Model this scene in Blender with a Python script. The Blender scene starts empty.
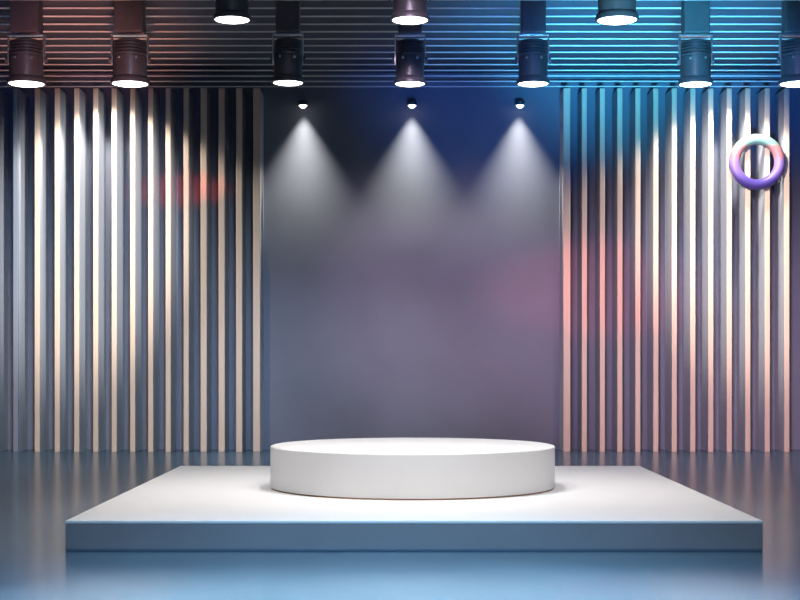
import bpy, bmesh, math, random
from mathutils import Vector, Matrix
random.seed(7)
PI = math.pi
C = bpy.context.scene.collection
sc = bpy.context.scene

# ------------------------------------------------------------ camera frame
F, HX, HY, CH = 1460.0, 402.0, 360.0, 1.375      # focal (px), vanishing point, eye height
def X(px, d): return (px - HX) * d / F
def Z(py, d): return CH + (HY - py) * d / F

# ------------------------------------------------------------ helpers
def obj(name, bm, mat, parent=None, smooth=False, bevel=0, seg=2):
    me = bpy.data.meshes.new(name)
    bmesh.ops.recalc_face_normals(bm, faces=bm.faces)
    bm.to_mesh(me); bm.free()
    me.materials.append(mat)
    o = bpy.data.objects.new(name, me); C.objects.link(o)
    if smooth:
        me.set_sharp_from_angle(angle=math.radians(35))
        for p in me.polygons: p.use_smooth = True
    if bevel:
        b = o.modifiers.new('bevel', 'BEVEL'); b.width = bevel; b.segments = seg; b.limit_method = 'ANGLE'
    if parent: o.parent = parent
    return o
def tag(o, label=None, cat=None, group=None, kind=None):
    if label: o['label'] = label
    if cat: o['category'] = cat
    if group: o['group'] = group
    if kind: o['kind'] = kind
    return o
def thing(name, loc, label, cat, group=None):
    o = bpy.data.objects.new(name, None); C.objects.link(o)
    o.location = loc; o.empty_display_size = 0.1
    return tag(o, label, cat, group)
def copy_tree(o, parent=None):
    c = o.copy(); C.objects.link(c)
    if parent: c.parent = parent
    for ch in list(o.children): copy_tree(ch, c)
    return c
def box(bm, x0, x1, y0, y1, z0, z1):
    v = [bm.verts.new(p) for p in ((x0,y0,z0),(x1,y0,z0),(x1,y1,z0),(x0,y1,z0),(x0,y0,z1),(x1,y0,z1),(x1,y1,z1),(x0,y1,z1))]
    for f in ((3,2,1,0),(4,5,6,7),(0,1,5,4),(1,2,6,5),(2,3,7,6),(3,0,4,7)): bm.faces.new([v[i] for i in f])
    return bm
def lathe(bm, prof, n=48, c=(0,0,0), m=None):
    """profile of (radius, z) turned about z; closes on the axis where radius is 0"""
    rings = []
    def P(r, a, z):
        p = Vector((r*math.cos(a), r*math.sin(a), z))
        if m: p = m @ p
        return p + Vector(c)
    for r, z in prof:
        if r < 1e-6: rings.append([bm.verts.new(P(0,0,z))])
        else: rings.append([bm.verts.new(P(r, 2*PI*k/n, z)) for k in range(n)])
    for a, b in zip(rings, rings[1:]):
        for k in range(n):
            k2 = (k+1) % n
            if len(a) == 1 and len(b) == 1: continue
            if len(a) == 1: bm.faces.new((a[0], b[k], b[k2]))
            elif len(b) == 1: bm.faces.new((a[k], a[k2], b[0]))
            else: bm.faces.new((a[k], a[k2], b[k2], b[k]))
    return bm

# ------------------------------------------------------------ materials
def mat(name, col, rough=0.5, metal=0.0, spec=0.5, var=0.0, scale=(4,4,4), bump=0.0, bscale=60):
    m = bpy.data.materials.new(name); m.use_nodes = True
    nt = m.node_tree; N = nt.nodes; L = nt.links
    b = N['Principled BSDF']
    b.inputs['Base Color'].default_value = (*col, 1)
    b.inputs['Roughness'].default_value = rough
    b.inputs['Metallic'].default_value = metal
    b.inputs['Specular IOR Level'].default_value = spec
    if var or bump:
        tc = N.new('ShaderNodeTexCoord')
    if var:
        mp = N.new('ShaderNodeMapping'); mp.inputs['Scale'].default_value = scale
        nz = N.new('ShaderNodeTexNoise'); nz.inputs['Scale'].default_value = 1; nz.inputs['Detail'].default_value = 5
        rp = N.new('ShaderNodeValToRGB')
        rp.color_ramp.elements[0].position = 0.3; rp.color_ramp.elements[1].position = 0.7
        rp.color_ramp.elements[0].color = (*[c*(1-var) for c in col], 1)
        rp.color_ramp.elements[1].color = (*[min(1, c*(1+var)) for c in col], 1)
        L.new(tc.outputs['Object'], mp.inputs['Vector']); L.new(mp.outputs[0], nz.inputs['Vector'])
        L.new(nz.outputs['Fac'], rp.inputs[0]); L.new(rp.outputs[0], b.inputs['Base Color'])
    if bump:
        n2 = N.new('ShaderNodeTexNoise'); n2.inputs['Scale'].default_value = bscale; n2.inputs['Detail'].default_value = 4
        bp = N.new('ShaderNodeBump'); bp.inputs['Strength'].default_value = bump; bp.inputs['Distance'].default_value = 0.01
        L.new(tc.outputs['Object'], n2.inputs['Vector']); L.new(n2.outputs['Fac'], bp.inputs['Height'])
        L.new(bp.outputs[0], b.inputs['Normal'])
    return m
def emit(name, col, s):
    m = mat(name, col, 0.4); b = m.node_tree.nodes['Principled BSDF']
    b.inputs['Emission Color'].default_value = (*col, 1); b.inputs['Emission Strength'].default_value = s
    return m

M_floor = mat('polished_concrete', (0.07,0.128,0.182), 0.22, 0, 0.4, 0.16, (0.6,0.6,0.6), 0.06, 7)
M_wall  = mat('blue_grey_wall_paint', (0.17,0.18,0.225), 0.75, 0, 0.2, 0.05, (1.2,1.2,1.2))
M_ceil  = mat('dark_ceiling_paint', (0.08,0.085,0.115), 0.8, 0, 0.2, 0.08, (2,2,2))
M_wood  = mat('pale_oak', (0.64,0.48,0.36), 0.5, 0, 0.35, 0.10, (22,22,0.7), 0.05, 40)
M_fin   = mat('grey_fin_laminate', (0.46,0.47,0.50), 0.5, 0, 0.35, 0.08, (14,14,0.5))
M_fin_unlit  = mat('unlit_tone_fin_edge', (0.22,0.24,0.28), 0.5, 0, 0.35, 0.08, (14,14,0.5))  # low light on the two end fins put into the edge colour
M_strip = mat('pale_ceiling_batten', (0.68,0.66,0.65), 0.5, 0, 0.3, 0.08, (0.6,20,20))
M_white = mat('white_satin_lacquer', (0.88,0.88,0.88), 0.42, 0, 0.4, 0.015, (3,3,3))
M_drum  = mat('white_matt_lacquer', (0.88,0.87,0.86), 0.5, 0, 0.3, 0.012, (3,3,3))
M_side  = mat('shade_toned_side', (0.29,0.262,0.285), 0.4, 0, 0.4, 0.04, (3,3,3))  # white sides toned down: their shade is put into the colour
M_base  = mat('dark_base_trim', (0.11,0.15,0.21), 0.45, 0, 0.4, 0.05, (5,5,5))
M_contact   = mat('brown_contact_shade', (0.42,0.22,0.12), 0.6, 0, 0.3, 0.05, (5,5,5))  # brown puts the warm contact shadow under the drum into the colour
M_black = mat('black_lamp_metal', (0.06,0.06,0.07), 0.38, 0.3, 0.5, 0.1, (8,8,8))
M_dark  = mat('dark_lamp_housing', (0.075,0.07,0.078), 0.5, 0.2, 0.5, 0.1, (8,8,8))
M_chrome= mat('brushed_steel', (0.62,0.62,0.64), 0.3, 1.0, 0.5, 0.06, (30,30,3))
M_lens  = emit('lit_lamp_lens', (1.0,0.98,0.95), 9)
M_small = emit('lit_small_lens', (1.0,0.98,0.94), 6)

# ring colours follow the ring's own height (mint, pink, lilac, violet)
M_ring = bpy.data.materials.new('pastel_ring_paint'); M_ring.use_nodes = True
nt = M_ring.node_tree; N = nt.nodes; L = nt.links
b = N['Principled BSDF']; b.inputs['Roughness'].default_value = 0.45
tc = N.new('ShaderNodeTexCoord'); sx = N.new('ShaderNodeSeparateXYZ'); rp = N.new('ShaderNodeValToRGB')
L.new(tc.outputs['Generated'], sx.inputs[0]); L.new(sx.outputs['Z'], rp.inputs[0]); L.new(rp.outputs[0], b.inputs['Base Color'])
def rc(c): return tuple(0.42*q for q in c) + (1,)
cr = rp.color_ramp; cr.elements[0].position = 0.0; cr.elements[0].color = rc((0.10,0.06,0.36))
cr.elements[1].position = 1.0; cr.elements[1].color = rc((0.46,0.78,0.64))
for p, c in ((0.16,(0.14,0.08,0.48)), (0.34,(0.44,0.26,0.80)), (0.53,(0.58,0.34,0.84)), (0.58,(0.90,0.32,0.38)), (0.77,(0.92,0.40,0.36)), (0.81,(0.42,0.76,0.62))):
    e = cr.elements.new(p); e.color = rc(c)

# ------------------------------------------------------------ the setting
DW, DF = 22.42, 21.82            # distance of the back wall and of the fins' front edges
ZC = Z(88, DF)                   # height of the strips' underside (about 5.44 m)
ZS = ZC + 0.34                   # slab above them
def struct(name, bm, m): return tag(obj(name, bm, m), kind='structure')
struct('floor', box(bmesh.new(), -12, 12, -4, DW+0.2, -0.2, 0), M_floor)
struct('wall_back', box(bmesh.new(), -12, 12, DW, DW+0.2, 0, ZS), M_wall)
struct('ceiling', box(bmesh.new(), -12, 12, -4, DW+0.2, ZS, ZS+0.2), M_ceil)

# ------------------------------------------------------------ wall fins
FW = 0.078
ORD = ['', 'second', 'third', 'fourth', 'fifth', 'sixth', 'seventh', 'eighth', 'ninth', 'tenth', 'eleventh', 'twelfth', 'thirteenth', 'fourteenth', 'fifteenth', 'sixteenth']
proto = obj('wall_fin', box(bmesh.new(), -FW/2+0.004, FW/2-0.004, 0.05, DW-DF, 0, ZC-0.002), M_fin)
edge = obj('edge_strip', box(bmesh.new(), -FW/2, FW/2, 0, 0.05, 0, ZC-0.002), M_wood, proto, bevel=0.008)
edge['label'] = 'pale wood front edge'
left_px  = [257.5, 240, 222.5, 204.5, 187, 169, 151.5, 133.5, 115, 96.5, 77.5, 58, 38, 16.5, -4]
right_px = [566, 583.5, 601.5, 619, 637, 655, 673.5, 692, 710, 728.5, 747, 766.5, 786]
for side, pxs in (('left', left_px), ('right', right_px)):
    for i, px in enumerate(pxs):
        o = proto if (side == 'left' and i == 0) else copy_tree(proto)
        o.location = (X(px + (-0.9 if side == 'left' else 0.9), DF), DF, 0)
        o.scale.x = 1.35 if i == 0 else 1.2 if (i < 4 and side == 'left') else 1.0
        if i == 0: lb = f'tall pale wood wall fin bordering the dark centre panel on its {side} side'
        elif side == 'right' and i == 12: lb = 'tall pale wood wall fin at the right end, beside bare dark wall'
        elif side == 'left' and i == 14: lb = 'tall grey wall fin, its edge greyed as if unlit, cut by the left edge of the photo'
        elif side == 'left' and i == 13: lb = 'tall grey wall fin, its edge greyed as if unlit, second from the left end'
        else: lb = f'tall pale wood wall fin, {ORD[i]} to the {side} of the dark centre panel'
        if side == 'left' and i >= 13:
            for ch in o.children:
                ch.material_slots[0].link = 'OBJECT'; ch.material_slots[0].material = M_fin_unlit; ch['label'] = 'front edge greyed as if unlit'
        tag(o, lb, 'wall fin', f'vertical fins on the {side} side of the back wall')

# ------------------------------------------------------------ ceiling strips
sp = obj('ceiling_batten', box(bmesh.new(), -11.5, 11.5, -0.014, 0.014, 0, 0.014), M_strip, bevel=0.003)
for i in range(14):
    o = sp if i == 0 else sp.copy()
    if i: C.objects.link(o)
    o.location = (0, 21.74 - 0.4035*i, ZC)
    lb = 'thin pale ceiling batten running crosswise, nearest the back wall' if i == 0 else f'thin pale ceiling batten running crosswise, {ORD[i]} from the back wall'
    tag(o, lb, 'ceiling batten', 'crosswise battens under the dark ceiling', 'thing')
# hangers that carry each batten from the slab
hang = obj('hanger', box(bmesh.new(), -0.012, 0.012, -0.012, 0.012, 0.014, ZS-ZC), M_dark, sp)
hang.location.x = -9
for o in [c for c in C.objects if c.name.startswith('ceiling_batten')]:
    for hx in (-9, 9):
        if o is sp and hx < 0: continue
        h = hang.copy(); C.objects.link(h); h.parent = o; h.location.x = hx

# ------------------------------------------------------------ stage platform
D0, D1 = 10.46, 15.87
XP = 0.087; HWP = 2.5; HP = 0.224
pl = thing('stage_platform', (XP, (D0+D1)/2, 0), 'low square white stage platform with sides greyed as if in shade on the polished floor', 'platform')
hd = (D1-D0)/2
obj('top_board', box(bmesh.new(), -HWP, HWP, -hd, hd, HP-0.022, HP), M_white, pl, bevel=0.006)
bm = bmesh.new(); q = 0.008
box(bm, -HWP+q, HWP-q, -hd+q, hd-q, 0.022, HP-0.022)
tag(obj('side_panel', bm, M_side, pl), 'side panels greyed as if in shade')
tag(obj('base_trim', box(bmesh.new(), -HWP+0.002, HWP-0.002, -hd+0.002, hd-0.002, 0.0, 0.022), M_base, pl, bevel=0.003), 'dark strip along the bottom')
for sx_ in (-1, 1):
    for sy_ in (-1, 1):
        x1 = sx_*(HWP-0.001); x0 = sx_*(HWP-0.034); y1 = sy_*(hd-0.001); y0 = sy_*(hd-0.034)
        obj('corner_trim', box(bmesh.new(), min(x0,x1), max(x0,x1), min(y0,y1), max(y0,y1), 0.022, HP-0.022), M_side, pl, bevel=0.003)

# ------------------------------------------------------------ round podium
RP, DP = 1.286, 13.26
TH = 0.379
po = thing('round_podium', (X(412.5, DP), DP, HP), 'round white drum podium standing in the middle of the low platform', 'podium')
bm = bmesh.new()
prof = [(0,0.012),(RP-0.005,0.012),(RP,0.017)] + [(RP-0.008+0.008*math.cos(a), TH-0.011+0.008*math.sin(a)) for a in [0,0.4,0.8,1.2,PI/2]] + [(0,TH-0.003)]
lathe(bm, prof, 128)
obj('drum', bm, M_drum, po, True)
bm = bmesh.new(); lathe(bm, [(0,TH-0.004),(RP-0.014,TH-0.004),(RP-0.014,TH-0.001),(RP-0.016,TH),(0,TH)], 128)
obj('top_disc', bm, M_white, po, True)
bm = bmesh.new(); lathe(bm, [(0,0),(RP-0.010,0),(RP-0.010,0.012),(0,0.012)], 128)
tag(obj('base_ring', bm, M_contact, po, True), 'thin brown ring under the drum, coloured as its contact shade')

# ------------------------------------------------------------ big ceiling spotlights
def make_spot():
    t = thing('ceiling_spotlight', (0,0,0), 'x', 'spotlight', 'black spotlights hanging from the ceiling')
    R = 0.19
    bm = bmesh.new()
    lathe(bm, [(0.150,0.075),(0.150,0.03),(R-0.018,0.004),(R-0.006,0.0),(R,0.006),(R,0.035),(R-0.014,0.062),(0.166,0.07)], 48)
    obj('bezel', bm, M_black, t, True)
    bm = bmesh.new()
    lathe(bm, [(0,-0.012)] + [((R-0.008)*math.sin(a), 0.016-0.028*math.cos(a)) for a in (0.3,0.6,0.9,1.2,1.4)] + [(R-0.008,0.016),(0,0.022)], 48)
    tag(obj('lens', bm, M_lens, t, True), 'glowing white lens')
    bm = bmesh.new()
    pr = [(0.15,0.06),(0.166,0.07),(0.166,0.265),(0.162,0.27),(0.162,0.278),(0.166,0.283)]
    z = 0.283
    for k in range(4):
        pr += [(0.166,z+0.014),(0.146,z+0.018),(0.146,z+0.027),(0.166,z+0.031)]; z += 0.031
    pr += [(0.166,0.415),(0.13,0.432),(0.075,0.436),(0,0.436)]
    lathe(bm, pr, 48)
    obj('barrel', bm, M_black, t, True)
    # yoke: two arms and a cross bar
    bm = bmesh.new()
    for s in (-1, 1):
        box(bm, min(s*0.168,s*0.182), max(s*0.168,s*0.182), -0.03, 0.03, 0.20, 0.478)
    box(bm, -0.182, 0.182, -0.03, 0.03, 0.478, 0.496)
    obj('yoke', bm, M_chrome, t, bevel=0.003)
    for s in (-1, 1):
        bm = bmesh.new()
        lathe(bm, [(0,0),(0.034,0),(0.036,0.006),(0.034,0.022),(0.012,0.026),(0,0.026)], 20, (s*0.182,0,0.235), Matrix.Rotation(s*PI/2, 3, 'Y'))
        obj('pivot_knob', bm, M_dark, t, True)
    for s in (-1, 1):
        a = -PI/2 + s*0.52
        bm = bmesh.new()
        lathe(bm, [(0.016,-0.006),(0.016,0.008),(0.011,0.012),(0,0.012)], 14, (0.164*math.cos(a),0.164*math.sin(a),0.245), Matrix.Rotation(a, 3, 'Z') @ Matrix.Rotation(PI/2, 3, 'Y'))
        obj('screw', bm, M_chrome, t, True)
    bm = bmesh.new(); box(bm, -0.14, 0.14, -0.105, 0.105, 0.496, 0.85)
    obj('driver_housing', bm, M_dark, t, bevel=0.014, seg=3)
    bm = bmesh.new(); lathe(bm, [(0,0),(0.05,0),(0.05,1),(0,1)], 24)
    st = obj('stem', bm, M_dark, t, True); st.location = (0,0,0.85)
    return t
S0 = make_spot()
spots = [  # px, lens px y, distance, scale, label
    (26.5, 84.5, 16.72, 1.16, 'black ceiling spotlight, leftmost of the long lower row'),
    (130, 84.5, 16.72, 1.17, 'black ceiling spotlight of the lower row, second from the left'),
    (288, 83.5, 16.72, 0.97, 'black ceiling spotlight of the lower row above the panel\'s left small downlight'),
    (410, 84.5, 16.72, 0.97, 'black ceiling spotlight of the lower row directly above the middle small downlight'),
    (533, 84.5, 16.72, 1.0, 'blue-lit ceiling spotlight of the lower row above the panel\'s right small downlight'),
    (695.5, 85, 16.72, 1.04, 'teal-lit ceiling spotlight of the lower row, above the right-hand fins'),
    (798, 84.5, 16.72, 1.16, 'ceiling spotlight cut by the right edge of the photo'),
    (232, 20.5, 15.0, 1.02, 'ceiling spotlight of the nearer upper row, leftmost, only its barrel end showing'),
    (410, 21, 15.0, 1.06, 'ceiling spotlight of the nearer upper row, in the middle, one lens above another'),
    (617, 21, 15.0, 1.17, 'teal-lit ceiling spotlight of the nearer upper row, its rightmost'),
]
for i, (px, py, d, s, lb) in enumerate(spots):
    o = S0 if i == 0 else copy_tree(S0)
    o.location = (X(px, d), d, Z(py, d)); sz = 1.16 if d > 16 else s
    o.scale = (s, s, sz); o['label'] = lb
    for ch in o.children:
        if ch.name.startswith('stem'):
            ch.scale = (1, 1, max(0.01, (ZS - (o.location.z + 0.85*sz))/sz))

# ------------------------------------------------------------ three small downlights on the centre panel
DL = 22.2
def make_down():
    t = thing('small_downlight', (0,0,0), 'x', 'downlight', 'small downlights on the centre panel')
    bm = bmesh.new()
    lathe(bm, [(0.056,0.012),(0.060,0.0),(0.070,0.0),(0.072,0.004),(0.072,0.055),(0.060,0.072),(0,0.075)], 28)
    obj('can', bm, M_black, t, True)
    bm = bmesh.new(); lathe(bm, [(0,-0.042),(0.03,-0.035),(0.052,-0.014),(0.062,0.0),(0.058,0.006),(0,0.012)], 28)
    tag(obj('lens', bm, M_small, t, True), 'glowing white lens')
    bm = bmesh.new(); box(bm, -0.014, 0.014, 0.06, DW-DL, 0.02, 0.04)
    obj('arm', bm, M_black, t, bevel=0.003)
    bm = bmesh.new(); box(bm, -0.035, 0.035, DW-DL-0.012, DW-DL, 0.0, 0.06)
    obj('wall_plate', bm, M_black, t, bevel=0.003)
    return t
SD = make_down()
beams = []
for i, (px, lb) in enumerate(((303,'left'),(412,'middle'),(520,'right'))):
    o = SD if i == 0 else copy_tree(SD)
    o.location = (X(px, DL), DL, Z(105.5, DL))
    o['label'] = f'small round lit downlight on the dark centre panel, {lb} one of three'
    beams.append(o.location.copy())

# ------------------------------------------------------------ pastel ring
MJ, MN = 0.338, 0.080
bm = bmesh.new(); rings = []
for i in range(96):
    a = 2*PI*i/96; row = []
    for j in range(28):
        b_ = 2*PI*j/28; r = MJ + MN*math.cos(b_)
        row.append(bm.verts.new((r*math.cos(a), MN*math.sin(b_), r*math.sin(a))))
    rings.append(row)
for i in range(96):
    for j in range(28):
        bm.faces.new((rings[i][j], rings[(i+1)%96][j], rings[(i+1)%96][(j+1)%28], rings[i][(j+1)%28]))
rg = obj('hanging_ring', bm, M_ring, None, True)
for p in rg.data.polygons: p.use_smooth = True
rg.location = (X(757, DF-MN), DF-MN, Z(162, DF-MN))
tag(rg, 'round ring shading from mint through pink to violet, hung on the right fins', 'ring', None, 'thing')

# ------------------------------------------------------------ lights
def light(kind, name, loc, target, energy, col, size=None, blend=0.5, radius=0.1, scale=None):
    l = bpy.data.lights.new(name, kind); l.energy = energy; l.color = col
    if kind == 'SPOT':
        l.spot_size = math.radians(size); l.spot_blend = blend; l.shadow_soft_size = radius
    o = bpy.data.objects.new(name, l); C.objects.link(o); o.location = loc
    o.rotation_euler = (Vector(target) - Vector(loc)).to_track_quat('-Z', 'Y').to_euler()
    if scale: o.scale = scale
    return o
def at(px, py, d=DF): return (X(px, d), d, Z(py, d))

# white house lamps over the platform
for x, y in ((-1.6, 11.0), (1.6, 11.0), (0, 12.8)):
    light('SPOT', 'stage_lamp', (x, y, 5.2), (x*0.45, y+1.0, 0), 540, (1.0,0.96,0.94), 78, 0.8, 0.25)

# wall-washer lamps: the optic spreads a straight-sided fan down the wall
def washer(loc, power, e):
    o = light('SPOT', 'wall_washer_lamp', loc, (loc[0], loc[1], loc[2]-1), 1.0, (1.0,0.97,0.84), 178, 0.0, 0.004)
    l = o.data; l.use_nodes = True; nt = l.node_tree; N = nt.nodes; L = nt.links
    em = [n for n in N if n.type == 'EMISSION'][0]
    ge = N.new('ShaderNodeNewGeometry'); ab = N.new('ShaderNodeVectorMath'); ab.operation = 'ABSOLUTE'
    L.new(ge.outputs['Incoming'], ab.inputs[0])
    sp = N.new('ShaderNodeSeparateXYZ'); L.new(ab.outputs[0], sp.inputs[0])
    def ma(op, a, b=None):
        n = N.new('ShaderNodeMath'); n.operation = op
        for i, v in enumerate((a, b)):
            if v is None: continue
            if isinstance(v, (int, float)): n.inputs[i].default_value = v
            else: L.new(v, n.inputs[i])
        return n.outputs[0]
    def mr(v, a, b, c, d):
        n = N.new('ShaderNodeMapRange'); n.interpolation_type = 'SMOOTHSTEP'
        for i, q in enumerate((a, b, c, d)): n.inputs[i+1].default_value = q
        L.new(v, n.inputs[0]); return n.outputs[0]
    ay = ma('MAXIMUM', sp.outputs['Y'], 0.01)
    s = ma('DIVIDE', ma('MULTIPLY', sp.outputs['Z'], e), ay)
    tn = ma('DIVIDE', sp.outputs['X'], ma('MAXIMUM', sp.outputs['Z'], 0.001))
    T = mr(tn, 0.0, 0.74, 1.0, 0.0)
    G = ma('MULTIPLY', mr(s, 0.06, 0.30, 0.0, 1.0), mr(s, 0.2, 2.7, 1.0, 0.0))
    G = ma('DIVIDE', G, ma('ADD', s, 0.55))
    I = ma('DIVIDE', ma('MULTIPLY', T, G), ma('POWER', ay, 3.0))
    L.new(ma('MULTIPLY', I, power*e*e), em.inputs['Strength'])
for b_ in beams:
    washer((b_.x, b_.y, b_.z-0.05), 165, DW-b_.y)

# scallops over the fins
light('SPOT', 'fin_lamp', at(99, 78, 21.1), (at(99,78,21.1)[0], 21.3, 0), 330, (1.0,0.97,0.92), 126, 0.3, 0.1)
light('SPOT', 'fin_lamp', at(737, 80, 21.1), (at(737,79,21.1)[0], 21.3, 0), 330, (1.0,0.98,0.96), 126, 0.3, 0.1)
light('SPOT', 'fin_side_fill', (-1.5, 15.6, 5.25), at(90, 232), 3700, (0.97,0.98,1.0), 32, 0.85, 0.1, (0.85,1.15,1))  # pair of unseen spots added to brighten the fin sides
light('SPOT', 'fin_side_fill', (1.7, 15.6, 5.25), at(735, 232), 3500, (1.0,0.96,0.92), 32, 0.85, 0.1, (0.85,1.15,1))

# front washes: warm from the outer sides, cool unseen fills added across the stage
light('SPOT', 'front_wash', (-4.6, 6, 4.6), (-3.5, DF, 0.9), 2700, (1.0,0.68,0.48), 21, 1.0, 0.3, (1.9,1,1))
light('SPOT', 'front_wash', (4.6, 6, 4.6), (3.7, DF, 0.9), 2000, (1.0,0.68,0.58), 21, 1.0, 0.3, (1.9,1,1))
light('SPOT', 'cross_wash', (1.0, 1, 4.8), (-4.6, DF, 1.6), 13000, (0.60,0.78,1.0), 17, 1.0, 0.9, (1.3,1.0,1))
light('SPOT', 'cross_wash', (-1.0, 1, 4.8), (4.6, DF, 1.6), 16000, (0.88,0.64,0.92), 17, 1.0, 0.9, (1.3,1.0,1))
light('SPOT', 'panel_wash', (0, 12, 5.1), (0.5, DF, 2.5), 2700, (1.0,0.74,0.98), 26, 1.0, 0.3)
light('SPOT', 'panel_wash', (-2, 12, 5.1), (-1.2, DF, 0.4), 1500, (0.45,0.68,1.0), 30, 1.0, 0.3)

# coloured washes
light('SPOT', 'cyan_ceiling_fill', (2.7, 16.3, 0.15), (3.0, 18.4, 5.5), 3000, (0.07,0.52,0.88), 62, 1.0, 0.1)  # unseen spot added to tint the ceiling cyan
light('SPOT', 'cyan_wash', (2.4, 9.5, 0.9), (2.2, 15, 5.15), 9000, (0.16,0.60,0.85), 10, 1.0, 0.1)  # unseen spot added to tint the near right spotlight's barrel
light('SPOT', 'cyan_wash', (2.0, 8.5, 0.9), at(640, 0), 15000, (0.06,0.50,0.88), 22, 1.0, 0.15)
light('SPOT', 'blue_wash', (1.0, 8.5, 0.9), at(500, 50), 4500, (0.03,0.18,0.9), 22, 1.0, 0.15)
light('SPOT', 'blue_wash', (2.5, 8.5, 0.9), at(780, 50), 5000, (0.03,0.22,0.95), 18, 1.0, 0.15)
light('SPOT', 'blue_wash', (-2.5, 8.5, 3), at(30, 110), 450, (0.10,0.26,0.9), 26, 1.0, 0.15)
light('SPOT', 'maroon_wash', (-2.2, 11, 0.9), at(80, -50), 3000, (0.95,0.33,0.22), 22, 1.0, 0.15)
light('SPOT', 'red_wash', (-1.2, 9, 4.2), at(178, 186), 5000, (1.0,0.06,0.03), 8, 1.0, 0.05, (1,0.35,1))
light('SPOT', 'red_wash', (1.5, 8, 4.2), at(600, 285), 2900, (1.0,0.14,0.16), 17, 0.8, 0.05, (1,0.42,1))
light('SPOT', 'teal_wash', (2.2, 9, 4.2), at(705, 265), 1500, (0.10,0.62,0.85), 8, 1.0, 0.05, (1.2,0.8,1))
# pale blue pool on the floor before the platform
light('SPOT', 'floor_pool_lamp', (0, 7.4, 5.2), (0, 7.6, 0), 5000, (1.0,0.98,0.90), 52, 0.9, 0.3, (1.3,1,1))
light('SPOT', 'floor_pool_lamp', (0, 5.6, 5.2), (0, 7.7, 0), 3200, (0.22,0.62,1.0), 58, 0.9, 0.3, (1.5,1,1))
light('SPOT', 'front_fill', (0.5, -3, 4.2), (0.2, 10.5, 0.2), 750, (0.88,0.90,1.0), 30, 1.0, 0.4, (1.5,0.7,1))  # unseen fill added behind the camera for the platform front

w = bpy.data.worlds.new('world'); sc.world = w; w.use_nodes = True
w.node_tree.nodes['Background'].inputs[0].default_value = (0.28,0.40,0.62,1)
w.node_tree.nodes['Background'].inputs[1].default_value = 0.16

# ------------------------------------------------------------ camera and view
cam = bpy.data.cameras.new('camera'); co = bpy.data.objects.new('camera', cam); C.objects.link(co)
co.location = (0, 0, CH); co.rotation_euler = (PI/2, 0, 0)
cam.sensor_width = 36; cam.lens = 36*F/800
cam.shift_x = (400-HX)/800; cam.shift_y = (HY-300)/800
cam.clip_end = 200
sc.camera = co
sc.view_settings.view_transform = 'Standard'; sc.view_settings.look = 'None'
sc.view_settings.exposure = 0.0; sc.view_settings.gamma = 1.0; sc.view_settings.use_curve_mapping = False
sc.cycles.use_denoising = True
